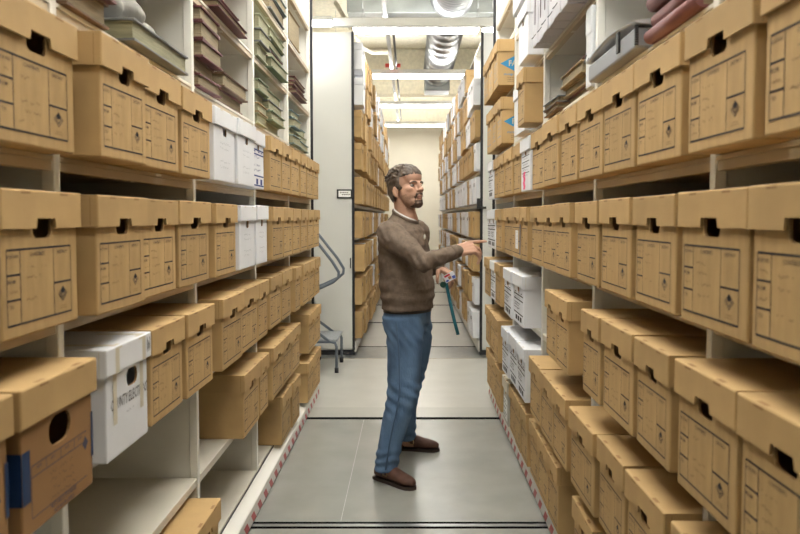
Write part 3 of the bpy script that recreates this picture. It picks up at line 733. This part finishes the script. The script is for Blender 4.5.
for x0, x1, z in ((.0, .285, .298), (-.45, -.12, .54)):
    bm = bmesh.new(); box(bm, x0, x1, -.25, .25, z, z + .022, 0, .004)
    for k in range(6): box(bm, x0+.02+k*.045, x0+.03+k*.045, -.24, .24, z+.022, z+.025)
    obj('step', bm, TREAD, t)
# ------------------------------------------------------------------ the man
SKIN = mat('skin', (.50, .295, .21), .5, var=.05, nscale=12, spec=.35)
LIPS = mat('lips', (.38, .20, .155), .5)
HAIRM = mat('brown_grey_hair', (.085, .062, .046), .55, var=.35, nscale=30, bump=.6, bscale=90, stretch=(1, 1, 1))
BEARD = mat('dark_beard', (.11, .068, .048), .8, var=.3, nscale=60, bump=.6, bscale=150)
KNIT = mat('taupe_knit', (.172, .132, .103), .95, var=.16, nscale=45, bump=.5, bscale=160, spec=.1)
def denim():
    m = mat('blue_denim', (.10, .17, .285), .85, var=.32, nscale=9, bump=.35, bscale=120, stretch=(1, 1, .35), spec=.15); return m
DENIM = denim()
LEATH = mat('brown_leather_clog', (.085, .040, .028), .6, var=.2, nscale=20, spec=.25)
SOLE = mat('clog_sole', (.03, .017, .012), .8)
man = thing('person', 'bearded man in brown sweater and blue jeans pointing at a box', 'person', (-.03, 4.05, 0))
MX = Matrix.Translation((.03, -4.05, 0))                     # the parts are modelled in room space, then moved under him
def part(o):
    o.data.transform(MX); o.parent = man; return o
F, RG = Vector((math.cos(R(25)), -math.sin(R(25)), 0)), Vector((-math.sin(R(25)), -math.cos(R(25)), 0))
Z = Vector((0, 0, 1))
HM = Matrix.Translation((-.020, 4.03, 1.632)) @ Matrix.Rotation(R(-45), 4, 'Z') @ Matrix.Rotation(R(-12), 4, 'Y') @ Matrix.Scale(1.06, 4)
HR = HM.to_3x3().normalized()
def hb(bm, c, r, sub=3, rot=None): ball(bm, HM @ Vector(c), tuple(q*1.07 for q in r), HR @ rot if rot else HR, sub)
SHR, SHL = Vector((-.110, 3.87, 1.372)), Vector((.040, 4.17, 1.372))
ELR, WRR = Vector((.075, 3.72, 1.222)), Vector((.262, 3.855, 1.278))
ELL, WRL = Vector((.04, 4.29, 1.125)), Vector((.163, 4.10, 1.176))
bm = bmesh.new()
# head and neck
hb(bm, (-.018, 0, .035), (.100, .077, .088)); hb(bm, (.025, 0, -.03), (.066, .063, .085)); hb(bm, (.045, 0, -.085), (.040, .045, .032)); hb(bm, (.066, 0, -.103), (.024, .026, .02))
hb(bm, (.052, 0, .045), (.045, .060, .05)); hb(bm, (.076, 0, .010), (.019, .047, .010))
hb(bm, (.050, .035, -.022), (.035, .026, .025)); hb(bm, (.050, -.035, -.022), (.035, .026, .025))
NR = Matrix.Rotation(R(-22), 3, 'Y')
hb(bm, (.096, 0, -.012), (.014, .0095, .030), 3, NR); hb(bm, (.108, 0, -.035), (.0135, .0125, .010)); hb(bm, (.098, .011, -.037), (.010, .007, .007)); hb(bm, (.098, -.011, -.037), (.010, .007, .007))
hb(bm, (.083, 0, -.060), (.015, .024, .012)); hb(bm, (.089, 0, -.067), (.010, .021, .0045)); hb(bm, (.087, 0, -.077), (.010, .018, .0055))
for sd in (-1, 1):
    hb(bm, (-.012, sd*.078, -.024), (.019, .007, .031), 3, Matrix.Rotation(R(-12), 3, 'Y')); hb(bm, (-.004, sd*.079, -.046), (.010, .006, .011))
nb = HM @ Vector((-.035, 0, -.06)); nk = Vector((-.020, 4.05, 1.44))
limb(bm, [nb, nb.lerp(nk, .6), nk], [.060, .060, .070])
# trunk, arms and legs under the clothes
loft(bm, [((-.05, 4.04, 1.44), F*.06, RG*.09), ((-.048, 4.03, 1.39), F*.09, RG*.16), ((-.04, 4.03, 1.25), F*.10, RG*.16), ((-.02, 4.02, 1.02), F*.10, RG*.14), ((-.02, 4.02, .90), F*.09, RG*.13)], 20)
limb(bm, [SHR, ELR, WRR], [.042, .036, .027]); limb(bm, [SHL, ELL, WRL], [.042, .036, .027])
limb(bm, [(-.05, 3.95, .88), (-.04, 3.87, .50), (-.125, 3.825, .09)], [.07, .05, .036]); limb(bm, [(.02, 4.11, .86), (.010, 4.195, .49), (-.020, 4.275, .30), (-.024, 4.33, .09)], [.06, .045, .038, .034])
for a, b_ in (((-.13, 3.825, .055), (-.03, 3.74, .045)), ((-.03, 4.335, .055), (.10, 4.325, .045))): limb(bm, [a, b_], [.03, .026])
# right hand, index finger pointing
def hand(W0, d, n, sside, fingers, thumb, sc=1.0):
    d = Vector(d).normalized(); n = Vector(n); n = (n - d*n.dot(d)).normalized(); s_ = d.cross(n)
    if s_.dot(Vector(sside)) < 0: s_ = -s_
    def V(q): return (d*q[0] + s_*q[1] + n*q[2])*sc
    for k, off in enumerate((.030, .010, -.010, -.028)):
        kn = W0 + V((.090 - .004*abs(k-1), off, .004)); limb(bm, [W0 + V((.0, off*.6, 0)), kn], [.019, .0125], 12)
        p = kn; pts = [p]
        for L_, q in fingers[k]:
            p = p + V(q).normalized()*L_*sc; pts.append(p)
        limb(bm, pts, [.0108, .0098, .0090, .0078], 12)
    limb(bm, [W0 + V((.015, .0, -.002)), W0 + V((.075, .0, -.004))], [.021, .018], 12)
    p = W0 + V((.018, .022, -.006)); pts = [p]
    for L_, q in thumb: p = p + V(q).normalized()*L_*sc; pts.append(p)
    limb(bm, pts, [.016, .0125, .0105, .0085], 12)
    return d, s_, n
hand(WRR, (.86, .42, .16), (.1, -.80, .58), (0, .4, 1),
     [((.046, (1, -.05, -.05)), (.027, (1, -.10, -.12)), (.022, (1, -.12, -.15))),
      ((.048, (.85, -.35, -.45)), (.030, (.35, -.55, -.75)), (.022, (-.3, -.4, -.85))),
      ((.044, (.75, -.45, -.50)), (.028, (.20, -.6, -.75)), (.022, (-.4, -.4, -.8))),
      ((.036, (.65, -.50, -.50)), (.022, (.1, -.6, -.7)), (.019, (-.5, -.4, -.7)))],
     [(.040, (.75, .05, -.65)), (.032, (.85, -.45, -.45)), (.026, (.75, -.65, -.2))], 1.12)
hand(WRL, (.80, -.22, -.50), (.50, -.12, .84), (0, -1, -.1),
     [((.042, (.70, .1, -.65)), (.026, (.25, .2, -.95)), (.021, (-.1, .2, -.95))),
      ((.045, (.72, 0, -.65)), (.028, (.2, .1, -.95)), (.022, (-.2, .1, -.95))),
      ((.042, (.70, 0, -.65)), (.026, (.15, 0, -.95)), (.021, (-.2, 0, -.95))),
      ((.034, (.68, -.1, -.65)), (.021, (.15, 0, -.95)), (.018, (-.2, 0, -.95)))],
     [(.034, (.35, .75, -.75)), (.030, (.45, .15, -.85)), (.024, (.55, -.15, -.8))])
HI = HM.inverted()
def face(c, n_):
    q = HI @ c
    if q.z < -.2 or (q - Vector((.05, 0, 0))).length > .2: return c
    for sd in (-1, 1):
        e = q - Vector((.083, sd*.032, -.008)); k = math.exp(-((e.x/.03)**2 + (e.y/.015)**2 + (e.z/.0085)**2)); q.x -= .013*k
        e = q - Vector((-.004, sd*.086, -.022)); k = math.exp(-((e.x/.008)**2 + (e.y/.02)**2 + (e.z/.015)**2)); q.y -= sd*.005*k
    e = q - Vector((.095, 0, -.072)); k = math.exp(-((e.x/.03)**2 + (e.y/.022)**2 + (e.z/.0022)**2)); q.x -= .004*k
    return HM @ q
body = fuse('body', bm, .0042, 3, [SKIN, LIPS], None, face)
for p in body.data.polygons:
    q = HI @ p.center
    if q.x > .078 and abs(q.y) < .021 - abs(q.z + .072)*.8 and -.082 < q.z < -.064: p.material_index = 1
part(body)
# eyes, brows
EYEW = mat('eye_white', (.36, .32, .29), .25); IRIS = mat('eye_iris', (.03, .022, .016), .2)
for sd in (-1, 1):
    bm = bmesh.new(); c = HM @ Vector((.0735, sd*.0315, -.007)); ball(bm, c, .0108)
    fw = HM.to_3x3() @ Vector((1, -.05, 0)).normalized(); fw.normalize()
    ball(bm, c + fw*.0058, .0062, None, 2, 1); part(obj('eye', bm, [EYEW, IRIS], None, True))
    bm = bmesh.new()
    tube(bm, [HM @ Vector(q) for q in ((.0945, sd*.012, .008), (.0935, sd*.026, .012), (.0865, sd*.041, .011), (.075, sd*.050, .004))], [.003, .0042, .0038, .0025], 8); part(obj('eyebrow', bm, HAIRM, None, True))
# hair: locks swept back over the crown, short at the sides
bm = bmesh.new(); hr = random.Random(11)
hb(bm, (-.018, 0, .037), (.103, .080, .089)); hb(bm, (.042, 0, .058), (.056, .064, .053)); hb(bm, (-.04, 0, .0), (.078, .077, .075))
cnt = 0
while cnt < 330:
    th, ph = hr.uniform(-math.pi, math.pi), hr.uniform(-.55, 1.5)
    q = Vector((math.cos(th)*math.cos(ph)*.099 - .018, math.sin(th)*math.cos(ph)*.077, math.sin(ph)*.087 + .037))
    cnt += 1
    if q.x > .02 + .5*max(0, q.z - .085) and q.z < .085: continue
    up = max(0, (q.z - .05)/.08)
    if up < .1 and cnt % 3: continue
    rot = Matrix.Rotation(th + hr.uniform(-.5, .5), 3, 'Z')
    if up <= 0: rot = Matrix.Rotation(th + math.pi/2 + hr.uniform(-.3, .3), 3, 'Z') @ Matrix.Rotation(R(60), 3, 'Y')
    hb(bm, q, (.024 + .008*up, .0045, .003 + .0075*up), 2, rot)
for k in range(16):                                          # fringe brushed up and over the forehead
    a = -1 + 2*k/15; hb(bm, (.070 - .022*a*a, .056*a, .076 - .012*abs(a) + hr.uniform(-.003, .003)), (.022, .011, .014), 2, Matrix.Rotation(R(hr.uniform(-30, 30)), 3, 'Z') @ Matrix.Rotation(R(20), 3, 'Y'))
for sd in (-1, 1): hb(bm, (.012, sd*.070, .018), (.020, .012, .040)); hb(bm, (-.045, sd*.060, -.03), (.03, .017, .035))
hb(bm, (-.075, 0, -.02), (.035, .052, .055))
def hairwarp(c, n_):
    q = HI @ c
    amp = .006 if q.z > .03 else .003
    return c + n_ * (amp * noise.noise(Vector((q.x*34 + q.z*20, q.y*90, q.z*40))))
# cut the face and ears free before fusing: the remesh keeps only what lies behind the hairline
hair = fuse('hair', bm, .0042, 4, HAIRM, None, hairwarp)
b = bmesh.new(); b.from_mesh(hair.data)
kill = []
for v in b.verts:
    q = HI @ v.co
    line = .060 - .0*q.z
    if (q.x > .030 and q.z < .050 - .10*max(0, abs(q.y) - .03)) or (q.x > -.034 and q.z < -.012 and q.x < .010) or (q.x > -.03 and q.z < -.03) or (abs(q.y) > .083 and q.z < .02 and q.x > -.035 and q.x < .012) or q.z < -.085: kill.append(v)
bmesh.ops.delete(b, geom=kill, context='VERTS'); b.to_mesh(hair.data); b.free(); part(hair)
# beard and moustache grown from the skin of jaw, chin and lip
def grow(name, test, thick, m):
    src = body.data; b = bmesh.new(); b.from_mesh(src)
    b.transform(MX.inverted()); b.normal_update(); kill = []
    for v in b.verts:
        q = HI @ v.co; k = test(q + Vector((noise.noise(q*160), noise.noise(q*160 + Vector((9, 0, 0))), noise.noise(q*160 + Vector((0, 9, 0)))))*.0045)
        if k <= 0: kill.append(v)
        else: v.co = v.co + v.normal * (thick * min(1, k) * (.75 + .5*noise.noise(v.co*220)))
    bmesh.ops.delete(b, geom=kill, context='VERTS')
    o = obj(name, b, m, None, True); return part(o)
def goatee(q):
    if q.x < .03 or q.z > -.040: return 0
    lip = abs(q.y) < .019 and -.083 < q.z < -.063 and q.x > .07
    if lip: return 0
    if q.z > -.063: return (1 if abs(q.y) < .026 and q.x > .075 and q.z < -.047 else 0)
    return 3*(1 - abs(q.y)/.031) if q.z > -.14 else 0
def stubble(q):
    if q.x < -.0 or q.z > -.035 or q.z < -.125: return 0
    if abs(q.y) < .024 and q.x > .06: return 0
    return .25 if q.z < -.045 - .5*(.06 - min(.06, q.x)) * 0 - .012*(q.x > .05) else 0
grow('goatee', goatee, .0045, BEARD)
grow('stubble', stubble, .0012, mat('stubble_skin', (.39, .235, .165), .8, var=.2, nscale=120))
# sweater
def knit(c, n_):
    a = .0055*noise.noise(Vector((c.x*9, c.y*9, c.z*22))) + .004*noise.noise(Vector((c.x*24, c.y*24, c.z*30)))
    for e in (ELR, ELL, SHR): a += .008*math.exp(-((c - e).length/.09)**2) * math.sin((c.x*1.2 + c.z*.9 - c.y*.5)*95)*.7
    if c.z < 1.06: a += .004*math.sin(c.z*95)
    return c + n_*a
bm = bmesh.new()
loft(bm, [((-.012, 4.02, .942), F*.136, RG*.180), ((-.012, 4.02, .99), F*.143, RG*.188), ((-.016, 4.02, 1.06), F*.150, RG*.192), ((-.022, 4.02, 1.15), F*.143, RG*.190), ((-.032, 4.025, 1.26), F*.136, RG*.192),
          ((-.040, 4.03, 1.34), F*.130, RG*.192), ((-.040, 4.035, 1.39), F*.112, RG*.165), ((-.034, 4.04, 1.425), F*.094 - Z*.02, RG*.122), ((-.028, 4.045, 1.453), F*.076 - Z*.032, RG*.084), ((-.026, 4.045, 1.470), F*.071 - Z*.036, RG*.075)], 40)
limb(bm, [SHR + Vector((.0, .005, -.002)), SHR.lerp(ELR, .5), ELR, ELR.lerp(WRR, .5), WRR - (WRR-ELR)*.02], [.080, .070, .057, .046, .037])
limb(bm, [SHL, SHL.lerp(ELL, .5), ELL, ELL.lerp(WRL, .5), WRL + (WRL-ELL)*.02], [.080, .068, .060, .050, .042])
part(fuse('sweater', bm, .0065, 4, KNIT, None, knit))
bm = bmesh.new(); rings = []
for i in range(25):
    a = 2*math.pi*i/24; c = Vector((-.026, 4.045, 1.468)) + F*.070*math.cos(a) + RG*.074*math.sin(a); c.z -= .036*math.cos(a)
    rr_ = (c - Vector((-.026, 4.045, c.z))).normalized(); rings.append((c, rr_*.008, Vector((0, 0, .011))))
loft(bm, rings, 8, 0, False); part(obj('collar_rib', bm, KNIT, None, True))
bm = bmesh.new(); rings = []
for i in range(25):
    a = 2*math.pi*i/24; c = Vector((-.025, 4.045, 1.478)) + F*.066*math.cos(a) + RG*.069*math.sin(a); c.z -= .034*math.cos(a)
    rr_ = (c - Vector((-.025, 4.045, c.z))).normalized(); rings.append((c, rr_*.004, Vector((0, 0, .008))))
loft(bm, rings, 8, 0, False); part(obj('undershirt_collar', bm, mat('white_cotton', (.75, .74, .72), .8), None, True))
for nm, a, b_ in (('cuff', ELR, WRR),):
    dv = (b_ - a).normalized(); u = dv.orthogonal().normalized(); v = dv.cross(u)
    bm = bmesh.new(); loft(bm, [(b_ - dv*.05, u*.0425, v*.0425), (b_ - dv*.03, u*.041, v*.041), (b_ - dv*.0, u*.038, v*.038), (b_ + dv*.006, u*.034, v*.034)], 24); part(obj('cuff', bm, KNIT, None, True))
bm = bmesh.new(); ball(bm, Vector((-.040, 4.03, 1.352)) + F*.134 - RG*.004, (.004, .012, .014), Matrix.Rotation(R(-25), 3, 'Z')); part(obj('name_pin', bm, mat('pin_white', (.6, .62, .6), .4), None, True))
# jeans
def jean(c, n_):
    a = .004*noise.noise(Vector((c.x*10, c.y*10, c.z*16)))
    a += .004*math.exp(-((c.z - .47)/.09)**2)*math.sin(c.z*95 + c.x*60 + 3*noise.noise(c*6)) + .004*math.exp(-((c.z - .13)/.07)**2)*math.sin(c.z*110 + c.y*50 + 3*noise.noise(c*7)) + .004*math.exp(-((c.z - .80)/.06)**2)*math.sin(c.z*90 + c.x*120)
    return c + n_*a
X_, Y_ = Vector((1, 0, 0)), Vector((0, 1, 0))
bm = bmesh.new()
loft(bm, [((-.015, 4.02, .985), F*.118, RG*.155), ((-.015, 4.02, .93), F*.128, RG*.165), ((-.02, 4.02, .86), F*.130, RG*.168), ((-.02, 4.02, .80), F*.105, RG*.14)], 36)
loft(bm, [((-.045, 3.955, .90), X_*.115, Y_*.105), ((-.030, 3.93, .80), X_*.108, Y_*.105), ((-.030, 3.91, .70), X_*.099, Y_*.10), ((-.034, 3.885, .60), X_*.094, Y_*.094), ((-.036, 3.865, .51), X_*.091, Y_*.09), ((-.057, 3.85, .41), X_*.083, Y_*.086),
          ((-.088, 3.84, .30), X_*.074, Y_*.08), ((-.110, 3.832, .20), X_*.068, Y_*.074), ((-.128, 3.826, .11), X_*.066, Y_*.072), ((-.133, 3.822, .068), X_*.067, Y_*.073)], 32)
loft(bm, [((.005, 4.09, .90), X_*.115, Y_*.105), ((.03, 4.11, .80), X_*.102, Y_*.10), ((.036, 4.135, .70), X_*.092, Y_*.095), ((.026, 4.16, .60), X_*.084, Y_*.09), ((.010, 4.19, .50), X_*.078, Y_*.085), ((-.008, 4.23, .40), X_*.070, Y_*.08),
          ((-.020, 4.27, .30), X_*.064, Y_*.074), ((-.024, 4.305, .20), X_*.061, Y_*.07), ((-.024, 4.33, .11), X_*.060, Y_*.068), ((-.024, 4.335, .075), X_*.061, Y_*.068)], 32)
part(fuse('jeans', bm, .0065, 4, DENIM, None, jean))
SEAM = mat('jean_seam', (.055, .10, .175), .9)
bm = bmesh.new(); tube(bm, [(-.075, 3.832, .88), (-.062, 3.820, .75), (-.058, 3.797, .62), (-.055, 3.772, .51), (-.072, 3.763, .41), (-.098, 3.757, .30), (-.116, 3.755, .20), (-.133, 3.750, .09)], .004, 6); part(obj('side_seam', bm, SEAM, None, True))
bm = bmesh.new()
for i in range(25):
    pass
loft(bm, [((-.014, 4.02, .925), F*.1325, RG*.170), ((-.014, 4.02, .957), F*.129, RG*.166)], 40); part(obj('belt', bm, mat('dark_belt', (.025, .018, .014), .5), None, True))
# clogs
def clog(ax, ay, dx, dy, L_):
    d = Vector((dx, dy, 0)).normalized(); s_ = Vector((-d.y, d.x, 0)); o0 = Vector((ax, ay, 0))
    prof = ((0, .026), (.04, .033), (.10, .034), (.16, .040), (.21, .046), (.245, .043), (.268, .030), (.28, .010))
    bm = bmesh.new()
    for z0, z1, k in ((.001, .017, .93),):
        pts = [(t_*L_/.28, w_) for t_, w_ in prof]
        lo_ = [o0 + d*t_ + s_*w_*k for t_, w_ in pts] + [o0 + d*t_ - s_*w_*k for t_, w_ in reversed(pts)]
        a = [bm.verts.new((p.x, p.y, z0)) for p in lo_]; c = [bm.verts.new((p.x, p.y, z1)) for p in lo_]
        bm.faces.new(list(reversed(a))); bm.faces.new(c)
        for i in range(len(a)): j = (i+1) % len(a); bm.faces.new((a[i], a[j], c[j], c[i]))
        bmesh.ops.recalc_face_normals(bm, faces=bm.faces)
    part(obj('clog_sole', bm, SOLE))
    bm = bmesh.new(); f_ = L_/.28
    loft(bm, [(o0 + d*.006*f_ + Z*.05, s_*.022, Z*.028), (o0 + d*.03*f_ + Z*.056, s_*.034, Z*.036), (o0 + d*.07*f_ + Z*.060, s_*.037, Z*.042), (o0 + d*.11*f_ + Z*.060, s_*.039, Z*.043), (o0 + d*.15*f_ + Z*.053, s_*.042, Z*.036), (o0 + d*.19*f_ + Z*.046, s_*.046, Z*.030), (o0 + d*.225*f_ + Z*.041, s_*.045, Z*.026), (o0 + d*.255*f_ + Z*.037, s_*.036, Z*.021), (o0 + d*.274*f_ + Z*.033, s_*.018, Z*.013)], 24)
    up = part(fuse('clog_upper', bm, .005, 3, LEATH, None, lambda c, n_: c + n_*.0015*noise.noise(c*40)))
    bm = bmesh.new(); rings = []
    for i in range(15):
        a = math.pi*(i/14)*1.06 - .09; c = o0 + d*(.105 - .05*math.cos(a)*0)*f_ + Z*.058 + s_*.0415*math.cos(a) + Z*.045*math.sin(a)
        n_ = (s_*math.cos(a) + Z*math.sin(a)); rings.append((c, n_*.003, d*.010))
    loft(bm, rings, 8); b_ = part(obj('clog_strap', bm, mat('strap_leather', (.10, .048, .030), .5), None, True))
    sd = -1 if s_.y > 0 else 1
    c = o0 + d*.105*f_ + s_*sd*.043 + Z*.062
    bm = bmesh.new(); tube(bm, [c + d*.012 + Z*.012, c - d*.012 + Z*.012, c - d*.012 - Z*.012, c + d*.012 - Z*.012, c + d*.012 + Z*.012], .0022, 6); part(obj('buckle', bm, mat('brass', (.45, .30, .12), .35, .9)))
clog(-.195, 3.868, .78, -.63, .285); clog(-.088, 4.352, .98, -.10, .275)
# badge on a teal lanyard, held in his other hand
t = thing('id_badge', 'white badge card with red and blue marks on a teal lanyard, in his lowered hand', 'badge', (.228, 4.02, 1.12))
TEAL = mat('teal_ribbon', (.012, .15, .20), .6, var=.15, nscale=40)
bm = bmesh.new()
u, v = Vector((math.cos(R(28)), -.15, math.sin(R(28)))).normalized(), None
nrm = Vector((.12, -1, .1)).normalized(); u = (u - nrm*u.dot(nrm)).normalized(); v = nrm.cross(u); v = v if v.z > 0 else -v
def cq(a, b_, c, d_, lift, mi): quad(bm, [u*p[0] + v*p[1] + nrm*lift for p in ((a, c), (b_, c), (b_, d_), (a, d_))], mi)
q8 = [u*a + v*b_ + nrm*c for c in (0, .0016) for a, b_ in ((-.034, -.023), (.034, -.023), (.034, .023), (-.034, .023))]
vs = [bm.verts.new(p) for p in q8]
for f in ((3,2,1,0),(4,5,6,7),(0,1,5,4),(1,2,6,5),(2,3,7,6),(3,0,4,7)): bm.faces.new([vs[i] for i in f])
bmesh.ops.recalc_face_normals(bm, faces=bm.faces)
cq(-.028, .008, .008, .019, .0022, 1); cq(.012, .031, -.019, -.002, .0022, 2); cq(-.010, .008, -.012, .005, .0022, 3); cq(-.031, -.014, -.019, -.009, .0022, 2)
obj('card', bm, [mat('card_white', (.75, .76, .82), .35), mat('card_red', (.6, .04, .06), .4), mat('card_blue', (.05, .10, .45), .4), mat('card_photo', (.35, .18, .12), .4)], t)
bm = bmesh.new(); rings = []
pts = [(-.022, 0, -.025), (-.012, 0, -.07), (.0, 0.005, -.13), (.016, .008, -.20), (.030, .006, -.26), (.050, 0, -.335)]
for i, p in enumerate(pts):
    tw = R(10 + 14*math.sin(i*1.3)); rings.append((p, Vector((math.cos(tw), math.sin(tw), .15))*.0095, Vector((-math.sin(tw), math.cos(tw), 0))*.0012))
loft(bm, rings, 8); obj('lanyard_strap', bm, TEAL, t)
bm = bmesh.new(); tube(bm, [(-.038, -.004, -.045), (-.038, .008, -.045)], .017, 20); obj('badge_reel', bm, mat('dark_green_plastic', (.01, .06, .045), .3), t)
# ------------------------------------------------------------------ camera and view
cd = bpy.data.cameras.new('camera'); cam = bpy.data.objects.new('camera', cd); C.objects.link(cam)
cam.location = (0, 0, 1.465); cam.rotation_euler = (R(90 - 2.78), 0, 0)
cd.lens = 31.5; cd.sensor_width = 36; cd.shift_x = -.0125; cd.shift_y = -.02; cd.clip_start = .05
cd.dof.use_dof = True; cd.dof.focus_distance = 4.05; cd.dof.aperture_fstop = 4.5
sc = bpy.context.scene; sc.camera = cam
w = bpy.data.worlds.new('world'); sc.world = w; w.use_nodes = True
w.node_tree.nodes['Background'].inputs[0].default_value = (1, .95, .88, 1); w.node_tree.nodes['Background'].inputs[1].default_value = .02
sc.view_settings.view_transform = 'Standard'; sc.view_settings.look = 'None'; sc.view_settings.gamma = 1; sc.view_settings.use_curve_mapping = False
sc.view_settings.exposure = 1.55
